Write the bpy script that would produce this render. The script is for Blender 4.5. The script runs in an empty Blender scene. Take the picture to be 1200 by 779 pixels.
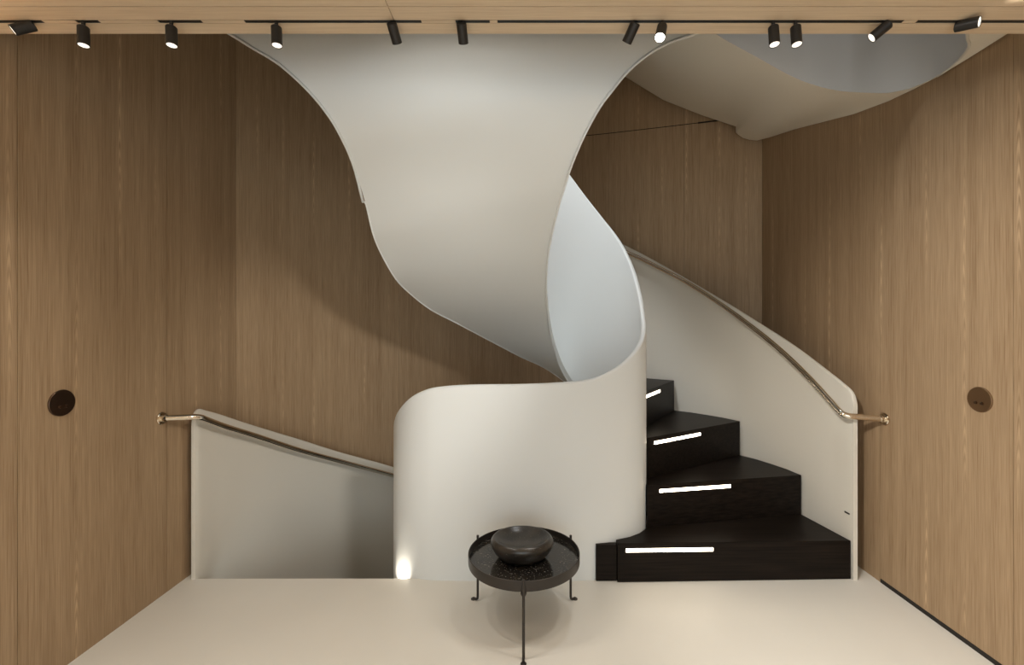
import bpy, bmesh, math, random
from mathutils import Vector, Matrix, Euler

C = bpy.context.scene.collection
sc = bpy.context.scene
R = math.radians

# ------------------------------------------------------------------ camera, world, exposure
cam_d = bpy.data.cameras.new('camera')
cam_d.sensor_width = 36.0
cam_d.lens = 16.0
cam_d.shift_x = -0.015
cam_d.shift_y = -0.0046
cam_d.clip_start = 0.02
cam = bpy.data.objects.new('camera', cam_d)
cam.location = (0, 0, 1.3)
cam.rotation_euler = (R(90), 0, 0)
C.objects.link(cam)
sc.camera = cam

w = bpy.data.worlds.new('world')
sc.world = w
w.use_nodes = True
w.node_tree.nodes['Background'].inputs[0].default_value = (0.87, 0.98, 1.03, 1)
w.node_tree.nodes['Background'].inputs[1].default_value = 1.0

sc.view_settings.view_transform = 'Standard'
sc.view_settings.look = 'None'
sc.view_settings.exposure = 0.0
sc.view_settings.gamma = 1.0
sc.view_settings.use_curve_mapping = False

# lamp powers: shop daylight, unseen room spots near and far, added fills and wall washes, track spots by their aim, step lights
LV = dict(world=2.3, near=28, far=160, landing=75, well=290, soffit_lift=5.0, middle=0.65, lean=0.5, wash=295, left_wash=180, down=20, left=30, cross=10, right=3, glare=18, led=11.0, step=5)
WARM = (1.0, 0.93, 0.83)
SOFTWARM = (1.0, 0.975, 0.92)


def aim(o, d):
    o.rotation_euler = Vector(d).to_track_quat('-Z', 'Y').to_euler()


def area(name, loc, d, sx, sy, power, col):
    l = bpy.data.lights.new(name, 'AREA')
    l.shape = 'RECTANGLE'
    l.size, l.size_y = sx, sy
    l.energy = power
    l.color = col
    o = bpy.data.objects.new(name, l)
    o.location = loc
    aim(o, d)
    C.objects.link(o)
    return o


def spot(name, loc, d, power, col, size, blend, radius, parent=None):
    l = bpy.data.lights.new(name, 'SPOT')
    l.energy = power
    l.color = col
    l.spot_size = R(size)
    l.spot_blend = blend
    l.shadow_soft_size = radius
    o = bpy.data.objects.new(name, l)
    o.location = loc
    aim(o, d)
    C.objects.link(o)
    if parent:
        o.parent = parent
    return o


# unseen room downlights, added wall washes, and fill spots added over the stair
w.node_tree.nodes['Background'].inputs[1].default_value = LV['world']
for x in (-0.95, 0.95):
    spot('unseen_room_spot', (x, 0.35, 2.25), (0, 0, -1), LV['near'], SOFTWARM, 115, 0.7, 0.10)
    spot('unseen_room_spot', (x, -1.3, 2.25), (0, 0, -1), LV['far'], SOFTWARM, 115, 0.7, 0.10)
spot('unseen_room_spot', (-0.3, 0.5, 2.25), (2.1, 1.05, -1.4), LV['wash'], SOFTWARM, 74, 1.0, 0.10)  # added wash to brighten the right oak wall
spot('unseen_room_spot', (0.6, 0.6, 2.25), (-2.1, 2.7, -1.6), LV['left_wash'], SOFTWARM, 44, 0.8, 0.16)  # added wash to brighten the low left and back walls
spot('upper_fill', (-0.1, 2.5, 4.3), (0.5, 0.65, -2.8), LV['well'], (0.95, 0.98, 1.0), 34, 0.8, 0.15)  # added fill for the curled part of the inner wall
spot('soffit_fill', (0.9, 1.515, 2.30), (0.4, 1.5, 0.22), LV['soffit_lift'], WARM, 60, 1.0, 0.05)  # hidden spot added to lift the upper right underside
spot('upper_fill', (0.8, 2.0, 4.4), (0, 0.25, -1), LV['landing'], (0.95, 0.98, 1.0), 66, 0.6, 0.15)  # added fill so the closed upper void is not dark


# ------------------------------------------------------------------ materials
def mat(name, col, rough=0.5, metal=0.0, spec=0.5):
    m = bpy.data.materials.new(name)
    m.use_nodes = True
    b = m.node_tree.nodes['Principled BSDF']
    b.inputs['Base Color'].default_value = (*col, 1)
    b.inputs['Roughness'].default_value = rough
    b.inputs['Metallic'].default_value = metal
    b.inputs['Specular IOR Level'].default_value = spec
    return m


class NB:
    def __init__(self, m):
        self.t = m.node_tree
        self.b = self.t.nodes['Principled BSDF']

    def n(self, kind, **kw):
        x = self.t.nodes.new(kind)
        for k, v in kw.items():
            setattr(x, k, v)
        return x

    def l(self, a, b):
        self.t.links.new(a, b)

    def math(self, op, a, b=None, c=None):
        x = self.n('ShaderNodeMath', operation=op)
        for i, v in enumerate((a, b, c)):
            if v is None:
                continue
            if isinstance(v, (int, float)):
                x.inputs[i].default_value = v
            else:
                self.l(v, x.inputs[i])
        return x.outputs[0]

    def noise(self, vec, scale, detail, rough=0.5):
        x = self.n('ShaderNodeTexNoise')
        x.inputs['Scale'].default_value = scale
        x.inputs['Detail'].default_value = detail
        x.inputs['Roughness'].default_value = rough
        self.l(vec, x.inputs['Vector'])
        return x.outputs['Fac']

    def ramp(self, fac, stops):
        x = self.n('ShaderNodeValToRGB')
        el = x.color_ramp.elements
        while len(el) < len(stops):
            el.new(0.5)
        for e, (p, c) in zip(el, stops):
            e.position = p
            e.color = (*c, 1)
        self.l(fac, x.inputs[0])
        return x.outputs[0]

    def mix(self, fac, a, b, mode='MIX'):
        x = self.n('ShaderNodeMix', data_type='RGBA', blend_type=mode)
        for s, v in ((x.inputs[0], fac), (x.inputs[6], a), (x.inputs[7], b)):
            if isinstance(v, (int, float)):
                s.default_value = v
            elif isinstance(v, tuple):
                s.default_value = (*v, 1)
            else:
                self.l(v, s)
        return x.outputs[2]

    def bump(self, h, strength, dist):
        x = self.n('ShaderNodeBump')
        x.inputs['Strength'].default_value = strength
        x.inputs['Distance'].default_value = dist
        self.l(h, x.inputs['Height'])
        self.l(x.outputs[0], self.b.inputs['Normal'])


def wood(name, dark, light, figure=True):
    """Brushed oak veneer: u runs across the grain in metres, v along it."""
    m = mat(name, light, 0.55, 0, 0.25)
    k = NB(m)
    uv = k.n('ShaderNodeUVMap').outputs[0]
    sep = k.n('ShaderNodeSeparateXYZ')
    k.l(uv, sep.inputs[0])
    u, v = sep.outputs[0], sep.outputs[1]

    def vec(a, b, c=0.0):
        x = k.n('ShaderNodeCombineXYZ')
        for i, s in enumerate((a, b, c)):
            if isinstance(s, (int, float)):
                x.inputs[i].default_value = s
            else:
                k.l(s, x.inputs[i])
        return x.outputs[0]
    wob = k.noise(vec(k.math('MULTIPLY', u, 3.0), k.math('MULTIPLY', v, 1.1)), 1.0, 2)
    uw = k.math('MULTIPLY_ADD', wob, 0.02, u)
    f1 = k.noise(vec(k.math('MULTIPLY', uw, 190), k.math('MULTIPLY', v, 2.2)), 1.0, 3, 0.6)
    f2 = k.noise(vec(k.math('MULTIPLY', uw, 420), k.math('MULTIPLY', v, 7.0)), 1.0, 2)
    f3 = k.noise(vec(k.math('MULTIPLY', uw, 22), k.math('MULTIPLY', v, 0.35)), 1.0, 2)
    s = k.math('ADD', k.math('MULTIPLY', f1, 0.45), k.math('MULTIPLY', f2, 0.40))
    s = k.math('MULTIPLY_ADD', f3, 0.25, s)
    col = k.ramp(s, [(0.38, dark), (0.54, tuple(0.5 * (a + b) for a, b in zip(dark, light))), (0.72, light)])
    if figure:
        cell = k.math('DIVIDE', uw, 0.21)
        idn = k.math('FLOOR', cell)
        wn = k.n('ShaderNodeTexWhiteNoise', noise_dimensions='1D')
        k.l(idn, wn.inputs['W'])
        off = k.math('MULTIPLY_ADD', wn.outputs[0], 0.5, -0.25)
        du = k.math('MULTIPLY', k.math('SUBTRACT', k.math('SUBTRACT', k.math('FRACT', cell), 0.5), off), 0.21)
        du2 = k.math('MULTIPLY', du, du)
        nb = k.noise(vec(k.math('MULTIPLY', u, 25), k.math('MULTIPLY', v, 3)), 1.0, 2)
        ph = k.math('MULTIPLY_ADD', du2, 75000.0, k.math('MULTIPLY_ADD', v, 70.0, k.math('MULTIPLY', nb, 14.0)))
        band = k.math('MULTIPLY_ADD', k.math('SINE', ph), 0.5, 0.5)
        mask = k.math('EXPONENT', k.math('MULTIPLY', du2, -9000.0))
        where = k.noise(vec(k.math('MULTIPLY', idn, 7.3), k.math('MULTIPLY', v, 0.9)), 1.0, 1)
        wm = k.n('ShaderNodeMapRange')
        k.l(where, wm.inputs[0])
        wm.inputs[1].default_value = 0.46
        wm.inputs[2].default_value = 0.66
        mk = k.math('MULTIPLY', k.math('MULTIPLY', band, mask), wm.outputs[0])
        col = k.mix(k.math('MULTIPLY', mk, 0.7), col, tuple(min(1, 1.35 * a) for a in light))
    k.l(col, k.b.inputs['Base Color'])
    k.bump(s, 0.25, 0.0015)
    return m


M = {}
M['oak'] = wood('oak_veneer', (0.262, 0.166, 0.090), (0.475, 0.338, 0.208))
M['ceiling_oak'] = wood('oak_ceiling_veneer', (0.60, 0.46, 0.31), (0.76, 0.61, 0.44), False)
M['gap'] = mat('dark_joint', (0.02, 0.016, 0.012), 0.9)
M['white'] = mat('white_lacquer', (0.73, 0.75, 0.742), 0.42, 0, 0.35)
M['cream'] = mat('cream_lacquer', (0.70, 0.66, 0.58), 0.42, 0, 0.35)
M['soffit'] = mat('warm_white_soffit', (0.84, 0.78, 0.66), 0.5, 0, 0.3)
M['floor'] = mat('cream_resin_floor', (0.72, 0.67, 0.58), 0.38, 0, 0.35)
M['plaster'] = mat('grey_plaster', (0.55, 0.55, 0.54), 0.7)
M['black'] = mat('black_metal', (0.012, 0.011, 0.010), 0.45)
M['nickel'] = mat('polished_nickel', (0.80, 0.73, 0.62), 0.13, 1.0)
M['bronze'] = mat('bronze', (0.22, 0.135, 0.075), 0.38, 1.0)
M['dark_bronze'] = mat('dark_bronze', (0.10, 0.062, 0.042), 0.33, 1.0)
M['table_metal'] = mat('dark_bronze_metal', (0.05, 0.043, 0.038), 0.4, 0.6)

k = NB(M['floor'])
tc = k.n('ShaderNodeTexCoord').outputs['Object']
k.l(k.ramp(k.noise(tc, 1.8, 4), [(0.3, (0.69, 0.66, 0.595)), (0.7, (0.73, 0.70, 0.635))]), k.b.inputs['Base Color'])

M['step'] = mat('dark_stained_oak', (0.018, 0.014, 0.012), 0.42, 0, 0.10)
k = NB(M['step'])
tc = k.n('ShaderNodeTexCoord').outputs['Object']
mp = k.n('ShaderNodeMapping')
mp.inputs['Scale'].default_value = (2.0, 90.0, 90.0)
k.l(tc, mp.inputs[0])
g = k.noise(mp.outputs[0], 1.0, 3)
k.l(k.ramp(g, [(0.3, (0.006, 0.0045, 0.0035)), (0.7, (0.017, 0.012, 0.009))]), k.b.inputs['Base Color'])
k.bump(g, 0.2, 0.001)

M['marble'] = mat('black_marble', (0.012, 0.011, 0.010), 0.12)
k = NB(M['marble'])
tc = k.n('ShaderNodeTexCoord').outputs['Object']
vor = k.n('ShaderNodeTexVoronoi', feature='DISTANCE_TO_EDGE')
vor.inputs['Scale'].default_value = 7.0
mx = k.n('ShaderNodeVectorMath', operation='MULTIPLY_ADD')
nz = k.n('ShaderNodeTexNoise')
nz.inputs['Scale'].default_value = 9.0
nz.inputs['Detail'].default_value = 4.0
k.l(tc, nz.inputs['Vector'])
k.l(nz.outputs['Color'], mx.inputs[0])
mx.inputs[1].default_value = (0.16, 0.16, 0.16)
k.l(tc, mx.inputs[2])
k.l(mx.outputs[0], vor.inputs['Vector'])
vein = k.ramp(vor.outputs['Distance'], [(0.0, (1, 1, 1)), (0.012, (0, 0, 0))])
fade = k.ramp(k.noise(tc, 11.0, 2), [(0.52, (0, 0, 0)), (0.66, (1, 1, 1))])
speck = k.ramp(k.noise(tc, 130.0, 2), [(0.63, (0, 0, 0)), (0.72, (1, 1, 1))])
vf = k.math('MULTIPLY', vein, fade)
vf = k.math('MAXIMUM', vf, k.math('MULTIPLY', speck, 0.7))
base = k.ramp(k.noise(tc, 14.0, 4), [(0.35, (0.007, 0.006, 0.0055)), (0.7, (0.03, 0.026, 0.021))])
k.l(k.mix(k.math('MULTIPLY', vf, 0.6), base, (0.45, 0.42, 0.37)), k.b.inputs['Base Color'])

M['stone'] = mat('brown_black_stone', (0.03, 0.025, 0.02), 0.28)
k = NB(M['stone'])
tc = k.n('ShaderNodeTexCoord').outputs['Object']
cl = k.noise(tc, 16.0, 4)
k.l(k.mix(k.ramp(k.noise(tc, 160.0, 2), [(0.66, (0, 0, 0)), (0.76, (0.3, 0.3, 0.3))]),
          k.ramp(cl, [(0.35, (0.010, 0.008, 0.006)), (0.7, (0.046, 0.038, 0.030))]), (0.5, 0.46, 0.40)), k.b.inputs['Base Color'])


def emit(name, col, strength):
    m = mat(name, (0.8, 0.8, 0.8), 0.4)
    b = m.node_tree.nodes['Principled BSDF']
    b.inputs['Emission Color'].default_value = (*col, 1)
    b.inputs['Emission Strength'].default_value = strength
    return m


M['led'] = emit('led_strip_glow', (1.0, 0.86, 0.66), LV['led'])
M['lens'] = emit('spot_lens_glow', (1.0, 0.90, 0.76), 1.2)
M['lens_hot'] = emit('spot_lens_hot', (1.0, 0.95, 0.85), 30.0)


# ------------------------------------------------------------------ builders
def obj(name, bm, m, parent=None, smooth=False, bevel=0.0):
    bmesh.ops.recalc_face_normals(bm, faces=bm.faces)
    me = bpy.data.meshes.new(name)
    bm.to_mesh(me)
    bm.free()
    me.materials.append(m)
    if smooth:
        for p in me.polygons:
            p.use_smooth = True
        if isinstance(smooth, (int, float)) and smooth is not True:
            me.set_sharp_from_angle(angle=R(smooth))
    o = bpy.data.objects.new(name, me)
    C.objects.link(o)
    if parent:
        o.parent = parent
    if bevel:
        b = o.modifiers.new('bevel', 'BEVEL')
        b.width = bevel
        b.segments = 2
        b.limit_method = 'ANGLE'
    return o


def thing(name, label, cat, loc=(0, 0, 0), group=None):
    o = bpy.data.objects.new(name, None)
    o.empty_display_size = 0.1
    C.objects.link(o)
    o.location = loc
    return tag(o, label, cat, group)


def tag(o, label, cat, group=None):
    o['label'] = label
    o['category'] = cat
    if group:
        o['group'] = group
    return o


def struct(o):
    o['kind'] = 'structure'
    return o


def box(bm, x0, x1, y0, y1, z0, z1):
    v = [bm.verts.new((x, y, z)) for z in (z0, z1) for x, y in ((x0, y0), (x1, y0), (x1, y1), (x0, y1))]
    for f in ((3, 2, 1, 0), (4, 5, 6, 7), (0, 1, 5, 4), (1, 2, 6, 5), (2, 3, 7, 6), (3, 0, 4, 7)):
        bm.faces.new([v[i] for i in f])


def prism(bm, poly, z0, z1):
    a = [bm.verts.new((x, y, z0)) for x, y in poly]
    b = [bm.verts.new((x, y, z1)) for x, y in poly]
    n = len(poly)
    bm.faces.new(a[::-1])
    bm.faces.new(b)
    for i in range(n):
        bm.faces.new((a[i], a[(i + 1) % n], b[(i + 1) % n], b[i]))


def lathe(bm, prof, seg=48, mtx=None):
    rings = []
    for r, z in prof:
        if r < 1e-6:
            rings.append([bm.verts.new((0, 0, z))])
        else:
            rings.append([bm.verts.new((r * math.cos(2 * math.pi * i / seg), r * math.sin(2 * math.pi * i / seg), z)) for i in range(seg)])
    for a, b in zip(rings, rings[1:]):
        for i in range(seg):
            j = (i + 1) % seg
            if len(a) == 1 and len(b) == 1:
                continue
            if len(a) == 1:
                bm.faces.new((a[0], b[i], b[j]))
            elif len(b) == 1:
                bm.faces.new((a[i], a[j], b[0]))
            else:
                bm.faces.new((a[i], a[j], b[j], b[i]))
    if mtx is not None:
        bmesh.ops.transform(bm, matrix=mtx, verts=[v for r in rings for v in r])


def catmull(pts, n):
    pts = [Vector(p) for p in pts]
    out = []
    for i in range(len(pts) - 1):
        p1, p2 = pts[i], pts[i + 1]
        p0 = pts[i - 1] if i else p1 * 2 - p2
        p3 = pts[i + 2] if i + 2 < len(pts) else p2 * 2 - p1
        for j in range(n):
            t = j / n
            out.append(0.5 * (2 * p1 + (p2 - p0) * t + (2 * p0 - 5 * p1 + 4 * p2 - p3) * t * t + (3 * p1 - p0 - 3 * p2 + p3) * t ** 3))
    out.append(pts[-1].copy())
    return out


def tube(bm, pts, r, seg=12, flat=1.0):
    pts = [Vector(p) for p in pts]
    rings = []
    for i, p in enumerate(pts):
        d = (pts[min(i + 1, len(pts) - 1)] - pts[max(i - 1, 0)]).normalized()
        if i == 0:
            s = d.cross(Vector((0, 0, 1)) if abs(d.z) < 0.9 else Vector((0, 1, 0))).normalized()
        else:
            s = (s - d * s.dot(d)).normalized()
        u = s.cross(d).normalized()
        rings.append([bm.verts.new(p + s * (r * flat * math.cos(2 * math.pi * q / seg)) + u * (r * math.sin(2 * math.pi * q / seg))) for q in range(seg)])
    for a, b in zip(rings, rings[1:]):
        for q in range(seg):
            bm.faces.new((a[q], a[(q + 1) % seg], b[(q + 1) % seg], b[q]))
    bm.faces.new(rings[0][::-1])
    bm.faces.new(rings[-1])


def ribbon(bm, pts, bottom, thick, n=6, side=1):
    """A standing wall that follows (x, y, top height) points, with a rounded top edge; side says where its thickness goes."""
    P = catmull([tuple(p) + (bottom,) if len(p) == 3 else p for p in pts], n)
    rings = []
    r = thick / 2
    for i, p in enumerate(P):
        a, b = P[max(i - 1, 0)], P[min(i + 1, len(P) - 1)]
        d = Vector((b.x - a.x, b.y - a.y, 0)).normalized()
        nn = Vector((-d.y, d.x, 0)) * side
        o = Vector((p.x, p.y, 0))
        ring = [o + Vector((0, 0, p[3]))]
        for q in range(7):
            t = math.pi * q / 6
            ring.append(o + nn * (r - r * math.cos(t)) + Vector((0, 0, p.z - r + r * math.sin(t))))
        ring.append(o + nn * thick + Vector((0, 0, p[3])))
        rings.append([bm.verts.new(c) for c in ring])
    for a, b in zip(rings, rings[1:]):
        m = len(a)
        for q in range(m):
            bm.faces.new((a[q], a[(q + 1) % m], b[(q + 1) % m], b[q]))
    bm.faces.new(rings[0][::-1])
    bm.faces.new(rings[-1])


# ------------------------------------------------------------------ the room shell
XL, XR = -1.775, 1.805
CEIL, EDGE, TOP, LOW, BACK = 2.268, 1.50, 4.6, -1.6, -3.0
CX, CY = -0.02, 2.30                                   # axis of the stair

# floor: the shop floor ends at the stairwell on the left, runs on under the first steps on the right
bm = bmesh.new()
prism(bm, [(XL, BACK), (XR, BACK), (XR, 4.15), (0.47, 4.15), (0.47, 2.36), (-1.742, 2.36), (-1.742, 2.42), (XL, 2.42)], -0.16, 0.0)
struct(obj('floor', bm, M['floor']))
bm = bmesh.new()
box(bm, -2.0, 2.0, 1.5, 4.4, LOW - 0.1, LOW)
struct(obj('floor_lower', bm, M['floor']))


def wall(name, path, seams, z0, z1, m, inward):
    """A backing wall along a plan path with one veneer panel per stretch between seams, each its own piece with joints."""
    back = [Vector(p) for p in path]
    ext = [back[0] + (back[0] - back[1]).normalized() * 0.12] + back[1:-1] + [back[-1] + (back[-1] - back[-2]).normalized() * 0.12]
    nrm = []
    for i, p in enumerate(back):
        d = (back[min(i + 1, len(back) - 1)] - back[max(i - 1, 0)]).normalized()
        nrm.append(Vector((-d.y, d.x)) * inward)
    s = [0.0]
    for a, b in zip(back, back[1:]):
        s.append(s[-1] + (b - a).length)

    def at(t):
        t = min(max(t, 0), s[-1])
        for i in range(len(back) - 1):
            if t <= s[i + 1] + 1e-9:
                f = (t - s[i]) / (s[i + 1] - s[i])
                return back[i].lerp(back[i + 1], f), nrm[i].lerp(nrm[i + 1], f).normalized()
    bm = bmesh.new()
    front = [bm.verts.new((*(p - q * 0.012), z)) for z in (LOW, z1) for p, q in zip(ext, nrm)]
    rear = [bm.verts.new((*(p - q * 0.10), z)) for z in (LOW, z1) for p, q in zip(ext, nrm)]
    n = len(back)
    for g in (front, rear):
        for i in range(n - 1):
            bm.faces.new((g[i], g[i + 1], g[n + i + 1], g[n + i]))
    for i in range(n - 1):
        bm.faces.new((front[i], front[i + 1], rear[i + 1], rear[i]))
        bm.faces.new((front[n + i], front[n + i + 1], rear[n + i + 1], rear[n + i]))
    for i in (0, n - 1):
        bm.faces.new((front[i], front[n + i], rear[n + i], rear[i]))
    w = struct(obj(name, bm, M['gap']))
    edges = [0.0] + list(seams) + [s[-1]]
    for a, b, zb in zip(edges, edges[1:], z0):
        ts = [a + 0.001] + [t for t in s if a + 0.01 < t < b - 0.01] + [b - 0.001]
        bm = bmesh.new()
        uvl = bm.loops.layers.uv.new('UVMap')
        cols = []
        for t in ts:
            p, q = at(t)
            cols.append((t, [bm.verts.new((*(p - q * off), z)) for off, z in ((0, zb), (0, z1), (0.0115, z1), (0.0115, zb))]))
        for (ta, ca), (tb, cb) in zip(cols, cols[1:]):
            for q in range(4):
                f = bm.faces.new((ca[q], cb[q], cb[(q + 1) % 4], ca[(q + 1) % 4]))
        bm.faces.new(cols[0][1])
        bm.faces.new(cols[-1][1][::-1])
        look = {v: t for t, c in cols for v in c}
        for f in bm.faces:
            for lp in f.loops:
                lp[uvl].uv = (look[lp.vert] + len(name) * 1.37, lp.vert.co.z)
        obj('wood_panel', bm, m, w)
    return w


KL, KR = (XL, 2.774), (XR, 3.498)
ys = [-2.10, -1.39, -0.75, -0.09, 0.55, 1.584 - 0.655, 1.584, 2.24]
wall('wall_left', [(XL, BACK), KL], [y - BACK for y in ys], [0.0] * 7 + [0.0, LOW], TOP, M['oak'], -1)
ys = [-2.15, -1.51, -0.87, -0.23, 0.41, 1.05, 1.69, 2.328]
wall('wall_right', [(XR, BACK), KR], [y - BACK for y in ys], [0.0] * 7 + [0.02, 0.0], TOP, M['oak'], 1)
arc = [(CX + 1.80 * math.cos(R(a)), CY + 1.80 * math.sin(R(a))) for a in [156.8 - i * (156.8 - 67.8) / 24 for i in range(25)]]
path = [KL] + arc + [KR]
wall('wall_back', path, [0.62 * i for i in range(1, 7)], [LOW] * 7, TOP, M['oak'], -1)

# a long shadow joint across the veneer of the back wall, with the wider open slot at its right
grp = bpy.data.objects['wall_back']


def on_back(t):
    """Point of the back wall face at the angle t around the stair axis."""
    d = Vector((math.cos(R(t)), math.sin(R(t))))
    o = Vector((CX, CY))
    best = None
    for a, b in zip(path, path[1:]):
        a, b = Vector(a), Vector(b)
        e = b - a
        den = d.x * e.y - d.y * e.x
        if abs(den) < 1e-9:
            continue
        f = (d.x * (o - a).y - d.y * (o - a).x) / den
        if -1e-6 <= f <= 1 + 1e-6:
            p = a + e * f
            if (p - o).dot(d) > 0:
                best = p
    return best


for i, (a0, a1, hh, z) in enumerate(((36.5, 44.5, 0.006, 2.945), (44.5, 75.0, 0.0028, 2.965))):
    bm = bmesh.new()
    rows = []
    for q in range(13):
        p = on_back(a0 + (a1 - a0) * q / 12)
        d = (Vector((CX, CY)) - p).normalized() * 0.0012
        zz = 2.94 + 0.06 * (a0 + (a1 - a0) * q / 12 - 36.5) / 38.5
        rows.append([bm.verts.new((p.x + d.x, p.y + d.y, zz + s * hh)) for s in (-1, 1)] + [bm.verts.new((p.x - d.x, p.y - d.y, zz + s * hh)) for s in (1, -1)])
    for a, b in zip(rows, rows[1:]):
        for q in range(4):
            bm.faces.new((a[q], b[q], b[(q + 1) % 4], a[(q + 1) % 4]))
    bm.faces.new(rows[0])
    bm.faces.new(rows[-1][::-1])
    obj('shadow_joint', bm, M['gap'], grp)

# dark recessed skirting under the right wall's panels
bm = bmesh.new()
box(bm, XR - 0.0015, XR + 0.011, 1.695, 2.325, 0.0, 0.0185)
struct(obj('baseboard_right', bm, M['gap']))

# ceiling slab of the shop with oak panels below it; the stairwell is open behind its edge
bm = bmesh.new()
box(bm, XL - 0.05, XR + 0.05, BACK, EDGE - 0.001, CEIL + 0.012, CEIL + 0.34)
ceil = struct(obj('ceiling', bm, M['gap']))
S0, S1 = 1.433, 1.447                                   # the track slot


def ceiling_panel(x0, x1, y0, y1, z0=CEIL, z1=CEIL + 0.0125):
    bm = bmesh.new()
    uvl = bm.loops.layers.uv.new('UVMap')
    box(bm, x0 + 0.001, x1 - 0.001, y0 + 0.0015, y1 - 0.001, z0, z1)
    for f in bm.faces:
        for lp in f.loops:
            lp[uvl].uv = (lp.vert.co.y * 1.0 + lp.vert.co.z + 3.1, lp.vert.co.x)
    return obj('ceiling_panel', bm, M['ceiling_oak'], ceil)


for x0, x1 in ((XL, -0.42), (-0.42, XR)):
    for y0, y1 in ((BACK, -0.9), (-0.9, 0.25), (0.25, 1.372), (1.372, S0)):
        ceiling_panel(x0, x1, y0, y1)
ceiling_panel(XL, XR, S1, EDGE, CEIL, CEIL + 0.34)
# the slot's black tracks, with oak cover strips between them
px = lambda p: (p - 618) * 1.44 / 533
segs = [(XL, px(51)), (px(90), px(117)), (px(186), px(237)), (px(287), px(494)), (px(534), px(574)), (px(583), px(1058)), (px(1074), XR)]
tl = ['at the left wall', 'around the second spotlight from the left wall', 'around the third spotlight from the left wall',
      'under the upper left end of the white stair form', 'the shortest, over the middle of the white stair form',
      'the longest, with the glaring spotlight', 'at the right wall']
cur = XL
for (a, b), t in zip(segs, tl):
    if a - cur > 0.003:
        ceiling_panel(cur - 0.001, a, S0, S1)
    bm = bmesh.new()
    box(bm, a + 0.0005, b - 0.0005, S0 + 0.0005, S1 - 0.0005, CEIL + 0.001, CEIL + 0.012)
    tag(obj('lighting_track', bm, M['black']), 'black ceiling track, ' + t, 'track', 'black tracks in the ceiling slot')
    cur = b
    
# the storey above, out of sight; its front wall is added to block outside light
bm = bmesh.new()
box(bm, -2.1, 2.1, EDGE - 0.10, EDGE, CEIL + 0.341, TOP)
struct(obj('upper_light_block', bm, M['plaster']))
bm = bmesh.new()
box(bm, -2.1, 2.1, EDGE - 0.1, 4.4, TOP, TOP + 0.1)
struct(obj('ceiling_upper', bm, M['plaster']))

# ------------------------------------------------------------------ the spiral staircase
stair = thing('staircase', 'white sculptural spiral staircase with black steps and glowing riser strips', 'staircase', (0, 0, 0))


def circ(a, r):
    return (CX + r * math.cos(R(a)), CY + r * math.sin(R(a)))


# outer wall on the right, concave, its top falling towards the floor
RP = [(76, 2.20), (68, 2.09), (59.9, 1.972), (48.0, 1.757), (33.8, 1.495), (24.7, 1.335), (15.9, 1.192), (7.5, 1.055), (4.6, 1.010), (3.3, 0.990), (2.5, 0.975), (1.9, 0.953), (1.55, 0.915), (1.5, 0.88)]
bm = bmesh.new()
ribbon(bm, [(*circ(a, 1.70), h) for a, h in RP], 0.0, 0.022, 5, 1)
outer = obj('outer_wall', bm, M['cream'], stair, 40)
outer['label'] = 'cream curved outer wall rising behind the black steps'
bm = bmesh.new()
box(bm, -0.016, 0.016, -0.002, 0.002, -0.0035, 0.0035)
o = obj('sensor_slot', bm, M['gap'], outer)
a = 2.9
o.location = (*circ(a, 1.698), 0.33)
o.rotation_euler = (0, 0, R(a + 90))

# inner wall: flat face to the shop, curling back at both ends and climbing at the right
IP = [(-0.70, 3.05, 0.02), (-0.745, 2.85, 0.22), (-0.760, 2.64, 0.60), (-0.748, 2.545, 0.735), (-0.72, 2.475, 0.82), (-0.672, 2.42, 0.885), (-0.61, 2.378, 0.940),
      (-0.538, 2.352, 0.976), (-0.46, 2.342, 0.995), (-0.30, 2.338, 1.007), (0.0, 2.337, 1.0115), (0.2, 2.338, 1.021),
      (0.30, 2.342, 1.030), (0.385, 2.352, 1.054), (0.46, 2.370, 1.088), (0.535, 2.401, 1.137), (0.597, 2.444, 1.190), (0.645, 2.505, 1.247), (0.675, 2.582, 1.315),
      (0.687, 2.66, 1.40), (0.690, 2.75, 1.52), (0.672, 2.87, 1.69), (0.617, 2.99, 1.87), (0.52, 3.09, 2.04, 0.0), (0.40, 3.16, 2.22, 0.55), (0.27, 3.20, 2.41, 0.94), (0.19, 3.215, 2.52, 1.03), (0.127, 3.22, 2.60, 1.15), (0.0, 3.21, 2.75, 1.33), (-0.20, 3.15, 2.95, 1.65), (-0.42, 3.0, 3.1, 2.25)]
bm = bmesh.new()
ribbon(bm, IP, -1.2, 0.028, 5, 1)
inner = obj('inner_wall', bm, M['white'], stair, 40)
inner['label'] = 'white ribbon wall that curls up around the eye of the stair'

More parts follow.
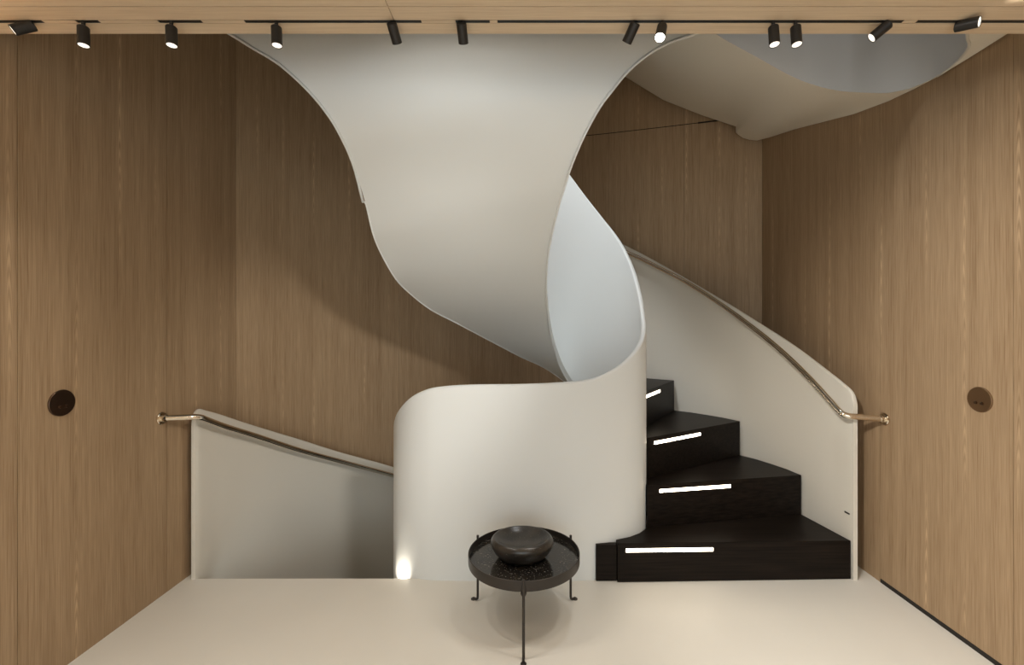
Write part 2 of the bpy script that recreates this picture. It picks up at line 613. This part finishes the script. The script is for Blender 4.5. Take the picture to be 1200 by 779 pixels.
# steps: nosing lines from the inner wall to the outer wall
NOS = [((0.46, 2.322), (1.672, 2.352)), ((0.66, 2.512), (1.617, 2.686)), ((0.695, 2.635), (1.452, 3.109)), ((0.70, 2.83), (1.135, 3.518)),
       ((0.56, 3.08), (0.345, 3.935)), ((0.20, 3.27), (-0.20, 3.94)), ((-0.05, 3.27), (-0.72, 3.80))]
HT = [0.2 + 0.231 * i for i in range(7)]
LED = [(0.043, 0.45), (0.075, 0.435), (0.055, 0.42), (0.03, 0.40), (0.05, 0.4), (0.05, 0.4)]
for i in range(4):
    (a, b), (c, d) = NOS[i], NOS[i + 1]
    z0 = 0.002 if i < 2 else HT[i] - 0.46
    poly = [a, b]
    if i == 0:
        poly = [a, b, d, c, (0.655, 2.50), (0.60, 2.44), (0.54, 2.398), (0.46, 2.365)]
    else:
        ang = lambda p: math.degrees(math.atan2(p[1] - CY, p[0] - CX))
        ao, bo = ang(b), ang(d)
        poly = [a, b] + [circ(ao + (bo - ao) * q / 4, 1.692) for q in (1, 2, 3)] + [d, c]
    bm = bmesh.new()
    prism(bm, poly, z0, HT[i])
    st = obj('step', bm, M['step'], stair, False, 0.0025)
    A, B = Vector((*a, 0)), Vector((*b, 0))
    L = (B - A).length
    e = (B - A).normalized()
    n = Vector((e.y, -e.x, 0))
    s0, s1 = LED[i]
    s1 = s0 + s1
    bm = bmesh.new()
    box(bm, 0, s1 - s0, -0.003, 0.004, -0.009, 0.009)
    led = obj('led_strip', bm, M['led'], st, False, 0.002)
    led['label'] = 'warm glowing strip under the nosing'
    led.location = A + e * s0 + Vector((0, 0, HT[i] - 0.036))
    led.rotation_euler = (0, 0, math.atan2(e.y, e.x))
# the small black plinth at the left end of the first step
bm = bmesh.new()
box(bm, 0.352, 0.4585, 2.334, 2.362, 0.002, 0.188)
obj('plinth', bm, M['step'], stair, False, 0.0015)

# flight down, hidden behind the floor edge: its step light grazes the inner wall's foot
DN = [((-0.745, 2.38), (-1.705, 2.38)), ((-0.755, 2.55), (-1.655, 2.686)), ((-0.755, 2.70), (-1.492, 3.109)), ((-0.72, 2.93), (-1.175, 3.518))]
for i in range(3):
    (a, b), (c, d) = DN[i], DN[i + 1]
    z = -0.231 * (i + 1)
    bm = bmesh.new()
    prism(bm, [a, c, d, b], z - 0.35, z)
    obj('lower_step', bm, M['step'], stair)
spot('step_light', (-0.67, 2.368, -0.06), (0.0, 0.07, 0.10), LV['step'], (1.0, 0.9, 0.74), 105, 0.8, 0.008)

# the great white underside that sweeps from the back of the well up over the shop ceiling
FL = [(0.34, 3.12, 0.8), (0.278, 3.12, 0.914), (0.12, 3.2, 1.018), (-0.048, 3.2, 1.096), (-0.284, 3.15, 1.223), (-0.459, 3.05, 1.323), (-0.619, 2.92, 1.415), (-0.715, 2.76, 1.51), (-0.759, 2.62, 1.582), (-0.783, 2.44, 1.694), (-0.781, 2.3, 1.776), (-0.766, 2.16, 1.884), (-0.777, 2.15, 1.893), (-0.767, 2.0, 2.021), (-0.788, 1.9, 2.116), (-0.831, 1.86, 2.192), (-0.897, 1.83, 2.269), (-0.989, 1.81, 2.349), (-1.085, 1.8, 2.405), (-1.173, 1.79, 2.457), (-1.312, 1.78, 2.532), (-1.421, 1.77, 2.575)]
FR = [(0.36, 3.04, 0.8), (0.281, 3.06, 0.921), (0.214, 3.0, 1.041), (0.176, 2.93, 1.146), (0.141, 2.83, 1.268), (0.119, 2.7, 1.396), (0.106, 2.56, 1.511), (0.103, 2.43, 1.615), (0.109, 2.33, 1.698), (0.129, 2.21, 1.798), (0.147, 2.12, 1.873), (0.172, 2.04, 1.947), (0.19, 1.99, 2.002), (0.238, 1.92, 2.107), (0.295, 1.87, 2.202), (0.339, 1.845, 2.255), (0.402, 1.83, 2.327), (0.477, 1.815, 2.386), (0.557, 1.8, 2.425), (0.662, 1.79, 2.459), (0.825, 1.78, 2.532), (0.953, 1.77, 2.575)]
bm = bmesh.new()
rows = []
NC = 20
# (the small step in the outer edge belongs to the edge bead alone)
for l, r in zip(catmull(FL[:12] + FL[13:], 3), catmull(FR[:12] + FR[13:], 3)):
    rows.append([bm.verts.new(l.lerp(r, q / NC)) for q in range(NC + 1)])
for a, b in zip(rows, rows[1:]):
    for q in range(NC):
        bm.faces.new((a[q], a[q + 1], b[q + 1], b[q]))
form = obj('underside', bm, M['white'], stair, 40)
form['label'] = 'broad white funnel-shaped underside flaring into the ceiling opening'
# face it to the shop, thicken it backwards
form.data.update()
if form.data.polygons[200].normal.y > 0:
    form.data.flip_normals()
sol = form.modifiers.new('solid', 'SOLIDIFY')
sol.thickness = 0.03
sol.offset = -1
form.modifiers.new('crisp', 'EDGE_SPLIT').split_angle = R(35)
for pts in (FL[12:], FL[1:13], FR[1:]):
    bm = bmesh.new()
    tube(bm, catmull(pts, 4), 0.0035 if pts[0] == FL[1] else 0.006, 8)
    obj('edge_bead', bm, M['white'], form, True)

# ------------------------------------------------------------------ guard wall of the flight going down, at the left
LP = [(178.3, 0.80), (178.1, 0.85), (177.5, 0.872), (176.7, 0.873), (175.6, 0.860), (172.0, 0.816), (163.9, 0.702), (153.4, 0.553), (142.3, 0.385), (128.2, 0.188), (112, -0.05), (98, -0.27)]
bm = bmesh.new()
ribbon(bm, [(*circ(a, 1.695), h) for a, h in LP], -1.2, 0.022, 5, 1)
tag(obj('stair_guard', bm, M['cream'], None, 40), 'low cream curved wall beside the stairs going down, with sloping rounded top', 'balustrade')


# ------------------------------------------------------------------ handrails
def handrail(pts, end, wallx, sgn, label):
    t = thing('handrail', label, 'handrail', (wallx, end[1], end[2]), 'polished nickel handrails')
    bm = bmesh.new()
    P = [Vector(p) for p in pts]
    P = catmull(P, 4)
    # the bend to the wall
    a, b = P[-1], Vector(end)
    d0 = (P[-1] - P[-2]).normalized()
    cnr = a + d0 * 0.03
    arcp = []
    tgt = cnr + (b - cnr).normalized() * 0.035
    for q in range(1, 7):
        f = q / 6
        arcp.append(a.lerp(cnr, f).lerp(cnr.lerp(tgt, f), f))
    P = P + arcp + [b]
    tube(bm, [p - t.location for p in P], 0.0155, 14)
    obj('rail', bm, M['nickel'], t, 50)
    rot = Matrix.Rotation(R(90) * -sgn, 4, 'Y')
    bm = bmesh.new()
    lathe(bm, [(0, 0), (0.031, 0), (0.031, 0.006), (0.027, 0.0095), (0.018, 0.0095), (0.018, 0.026), (0.0, 0.026)], 28, rot)
    obj('flange', bm, M['nickel'], t, 35)
    return t


RR = [(75.5, 2.12), (68, 2.02), (58.2, 1.895), (50, 1.765), (42.0, 1.633), (32.3, 1.453), (22.9, 1.276), (16, 1.145), (9.3, 1.013), (3.7, 0.903), (1.8, 0.868)]
RL = [(108, -0.13), (118, 0.00), (129.1, 0.142), (143.7, 0.340), (155.1, 0.498), (166.1, 0.660), (173, 0.752), (176.7, 0.803), (179.2, 0.838)]
handrail([(*circ(a, 1.635), h) for a, h in RR], (XR - 0.008, 2.296, 0.84), XR, 1, 'polished nickel handrail rising along the right curved wall above black steps')
handrail([(*circ(a, 1.635), h) for a, h in RL], (XL + 0.008, 2.205, 0.862), XL, -1, 'polished nickel handrail sloping down along the low left curved wall')

# ------------------------------------------------------------------ underside of the next flight, upper right
OUT = [(1.795, 1.52, 2.40), (1.795, 1.702, 2.399), (1.795, 1.85, 2.396), (1.795, 1.985, 2.397), (1.795, 2.117, 2.408), (1.795, 2.267, 2.427), (1.795, 2.505, 2.475), (1.795, 2.757, 2.547),
       (1.795, 3.066, 2.635), (1.79, 3.36, 2.705)]


def at(x, y, d):
    return ((x - 618) * d / 533, d, 1.3 - (y - 384) * d / 533)


TIP = [(1.745, 3.46, 2.722), (1.70, 3.485, 2.738), (1.655, 3.495, 2.757), (1.615, 3.495, 2.785), (1.60, 3.495, 2.800), (1.595, 3.475, 2.835)]
BK = [(1.375, 3.58, 2.97), (1.10, 3.68, 3.14), (0.84, 3.77, 3.36), (0.45, 3.86, 3.66), (0.1, 3.9, 3.9)]
OUT = OUT + TIP + BK
HOLE = [(1.50, 1.52, 2.397), (1.639, 1.697, 2.395), (1.717, 1.77, 2.392), (1.770, 1.885, 2.392), (1.784, 1.98, 2.394), (1.782, 2.03, 2.398), (1.761, 2.10, 2.402), (1.71, 2.16, 2.414),
        (1.65, 2.185, 2.427), (1.577, 2.20, 2.439), (1.53, 2.217, 2.452), (1.473, 2.23, 2.471), (1.42, 2.24, 2.492), (1.359, 2.25, 2.52), (1.29, 2.252, 2.553), (1.22, 2.248, 2.587), (1.13, 2.238, 2.63),
        (1.045, 2.22, 2.66), (0.90, 2.20, 2.727), (0.75, 2.16, 2.82), (0.55, 2.10, 2.93)]
up = thing('upper_staircase', 'cream underside of the next stair flight in the upper right corner under the ceiling edge', 'staircase', (1.6, 2.3, 2.4))
bm = bmesh.new()
rows = []
assert len(OUT) == len(HOLE), (len(OUT), len(HOLE))
for a, b in zip(OUT, HOLE):
    a, b = Vector(a), Vector(b)
    rows.append([bm.verts.new(a + Vector((0, 0, 0.16)) - up.location)] + [bm.verts.new(a.lerp(b, q / 6) - up.location) for q in range(7)])
for a, b in zip(rows, rows[1:]):
    for q in range(7):
        bm.faces.new((a[q], a[q + 1], b[q + 1], b[q]))
so = obj('underside', bm, M['soffit'], up, 40)
so.data.update()
bm = bmesh.new()
HP = catmull([Vector(p) - up.location for p in HOLE], 3)
lo = [bm.verts.new(p) for p in HP]
hi = [bm.verts.new((p.x, p.y, p.z + 1.3)) for p in HP]
for i in range(len(lo) - 1):
    bm.faces.new((lo[i], lo[i + 1], hi[i + 1], hi[i]))
so = obj('well_lining', bm, M['plaster'], up, True)
so['label'] = 'grey inner lining of the round well above'
bm = bmesh.new()
tube(bm, HP[:13], 0.005, 8)
obj('edge_bead', bm, M['cream'], up, True)

# ------------------------------------------------------------------ tray table with a stone bowl
T = (-0.015, 2.04)
tb = thing('side_table', 'low round black tray table on three thin legs in front of the white panel', 'table', (*T, 0))
bm = bmesh.new()
lathe(bm, [(0, 0.258), (0.244, 0.258), (0.2475, 0.260), (0.2485, 0.264), (0.2485, 0.302), (0.2475, 0.303), (0.2455, 0.303), (0.2445, 0.302), (0.2445, 0.268), (0, 0.268)], 96)
obj('tray', bm, M['table_metal'], tb, 40)
bm = bmesh.new()
lathe(bm, [(0, 0.2685), (0.2435, 0.2685), (0.2435, 0.2755), (0, 0.2755)], 96)
obj('marble_top', bm, M['marble'], tb, 40)
for a in (-90, 30, 150):
    c, s = math.cos(R(a)), math.sin(R(a))
    bm = bmesh.new()
    r0 = 0.2555
    P = [(r0 * c, r0 * s, 0.312), (r0 * c, r0 * s, 0.20), (r0 * c, r0 * s, 0.02), ((r0 + 0.002) * c, (r0 + 0.002) * s, 0.010), ((r0 + 0.009) * c, (r0 + 0.009) * s, 0.006), ((r0 + 0.026) * c, (r0 + 0.026) * s, 0.006)]
    tube(bm, P, 0.0058, 10)
    lg = obj('leg', bm, M['table_metal'], tb, 40)
    bm = bmesh.new()
    lathe(bm, [(0, 0), (0.0115, 0), (0.012, 0.003), (0.009, 0.006), (0, 0.006)], 16, Matrix.Translation(((r0 + 0.026) * c, (r0 + 0.026) * s, 0.0)))
    obj('foot', bm, M['table_metal'], lg, 40)
    bm = bmesh.new()
    lathe(bm, [(0, 0.238), (0.006, 0.240), (0.012, 0.252), (0.012, 0.2575), (0, 0.2575)], 14, Matrix.Translation((0.246 * c, 0.246 * s, 0)))
    obj('bracket', bm, M['table_metal'], lg, 40)

bm = bmesh.new()
prof = [(0, 0.0), (0.068, 0.0), (0.084, 0.005), (0.102, 0.022), (0.116, 0.045), (0.123, 0.066), (0.122, 0.080), (0.114, 0.092), (0.107, 0.0935), (0.101, 0.090), (0.085, 0.078), (0.060, 0.067), (0.030, 0.061), (0.0, 0.060)]
pp = catmull([(r, 0, z) for r, z in prof], 4)
lathe(bm, [(max(p.x, 0), p.z) for p in pp], 72)
bowl = tag(obj('bowl', bm, M['stone'], None, True), 'thick rounded dark stone bowl with a hollow top on the black tray table', 'bowl')
bowl.location = (-0.024, 2.035, 0.2762)
bowl.scale = (1.13, 1.0, 0.98)


# ------------------------------------------------------------------ round wall plates
def wall_plate(loc, sgn, m, label, name, kind):
    t = thing(name, label, kind, loc, 'round wall plates')
    rot = Matrix.Rotation(R(90) * sgn, 4, 'Y')
    bm = bmesh.new()
    lathe(bm, [(0, 0), (0.050, 0), (0.050, 0.004), (0.0485, 0.006), (0, 0.006)], 64, rot)
    obj('plate', bm, m, t, 30)
    for q in (-1, 1):
        bm = bmesh.new()
        lathe(bm, [(0, 0.006), (0.0062, 0.006), (0.0062, 0.0085), (0.005, 0.011), (0, 0.011)], 18, Matrix.Translation((0, q * 0.0125, -0.014)) @ rot)
        obj('button', bm, M['dark_bronze'], t, 30)
    return t


wall_plate((XL, 1.733, 1.014), 1, M['dark_bronze'], 'round dark bronze plate with two buttons on the left oak wall', 'light_switch', 'switch')
wall_plate((XR, 1.8135, 1.014), -1, M['bronze'], 'round bronze plate with two buttons on the right oak wall', 'light_switch', 'switch')

# ------------------------------------------------------------------ track spotlights
SPOTS = [  # place along the track, aim, lens, lamp group, label
    (36, (-0.62, -0.50, -0.60), 'lens', 'left', 'black spotlight tilted to the left, first from the left wall'),
    (98, (0.06, -0.05, -1.0), 'lens', 'down', 'black upright spotlight with lit lens, second from the left wall'),
    (201, (0.06, -0.05, -1.0), 'lens', 'down', 'black upright spotlight with lit lens, third from the left wall'),
    (324, (0.06, -0.05, -1.0), 'lens', 'down', 'black upright spotlight with lit lens at the upper left end of the white form'),
    (460, (0.10, 0.75, -0.65), None, 'middle', 'black spotlight turned away, over the white form left of its middle'),
    (541, (0.02, 0.75, -0.65), None, 'middle', 'black spotlight turned away over the middle of the white form'),
    (743, (-0.36, 0.62, -0.70), None, 'lean', 'black spotlight leaning left beside the glaring one'),
    (776, (-0.25, -0.45, -0.86), 'lens_hot', 'glare', 'spotlight glaring straight at the viewer'),
    (906, (0.0, -0.12, -1.0), 'lens', 'down', 'black upright spotlight, left one of the close pair below the grey well'),
    (932, (0.0, -0.12, -1.0), 'lens', 'down', 'black upright spotlight, right one of the close pair below the grey well'),
    (1038, (-0.75, 0.30, -0.60), 'lens', 'cross', 'black spotlight tilted to the left, second from the right wall'),
    (1124, (0.55, -0.80, -0.24), 'lens', 'right', 'black spotlight turned to the right wall, last on the track'),
]
for p, d, lens, grp_, label in SPOTS:
    x = (p - 618) * 1.44 / 533
    t = thing('spotlight', label, 'spotlight', (x, 1.44, CEIL), 'black track spotlights')
    d = Vector(d).normalized()
    rot = (-d).to_track_quat('Z', 'Y').to_matrix().to_4x4()
    piv = Vector((0, 0, -0.014))
    bm = bmesh.new()
    lathe(bm, [(0, 0.001), (0.0055, 0.001), (0.0055, -0.010), (0.004, -0.016), (0, -0.016)], 14)
    obj('mount', bm, M['black'], t, 35)
    bm = bmesh.new()
    L0, L1, rr = 0.009, 0.052, 0.0158
    if abs(d.z) < 0.7:
        L0, L1 = 0.022, 0.036
    lathe(bm, [(0, L0), (rr - 0.002, L0), (rr, L0 - 0.002), (rr, -L1), (rr - 0.0015, -L1), (rr - 0.0015, -L1 + 0.004), (0, -L1 + 0.004)], 28, Matrix.Translation(piv + d * 0.012) @ rot)
    body = obj('body', bm, M['black'], t, 35)
    bm = bmesh.new()
    lathe(bm, [(0, -L1 + 0.0015), (rr - 0.0018, -L1 + 0.0015), (rr - 0.0018, -L1 + 0.0035), (0, -L1 + 0.0035)], 24, Matrix.Translation(piv + d * 0.012) @ rot)
    obj('lens', bm, M[lens or 'lens'], body, 35)
    spot('spot_beam', piv + d * 0.07, d, LV[grp_], WARM if lens else SOFTWARM, 172 if grp_ in ('middle', 'glare') else 95, 0.3 if grp_ == 'middle' else 1.0, 0.015, t)
    if grp_ == 'lean':
        t.children[-1].data.spot_size = R(84)
        t.children[-1].data.shadow_soft_size = 0.05
        aim(t.children[-1], (-0.63, 0.63, -0.45))
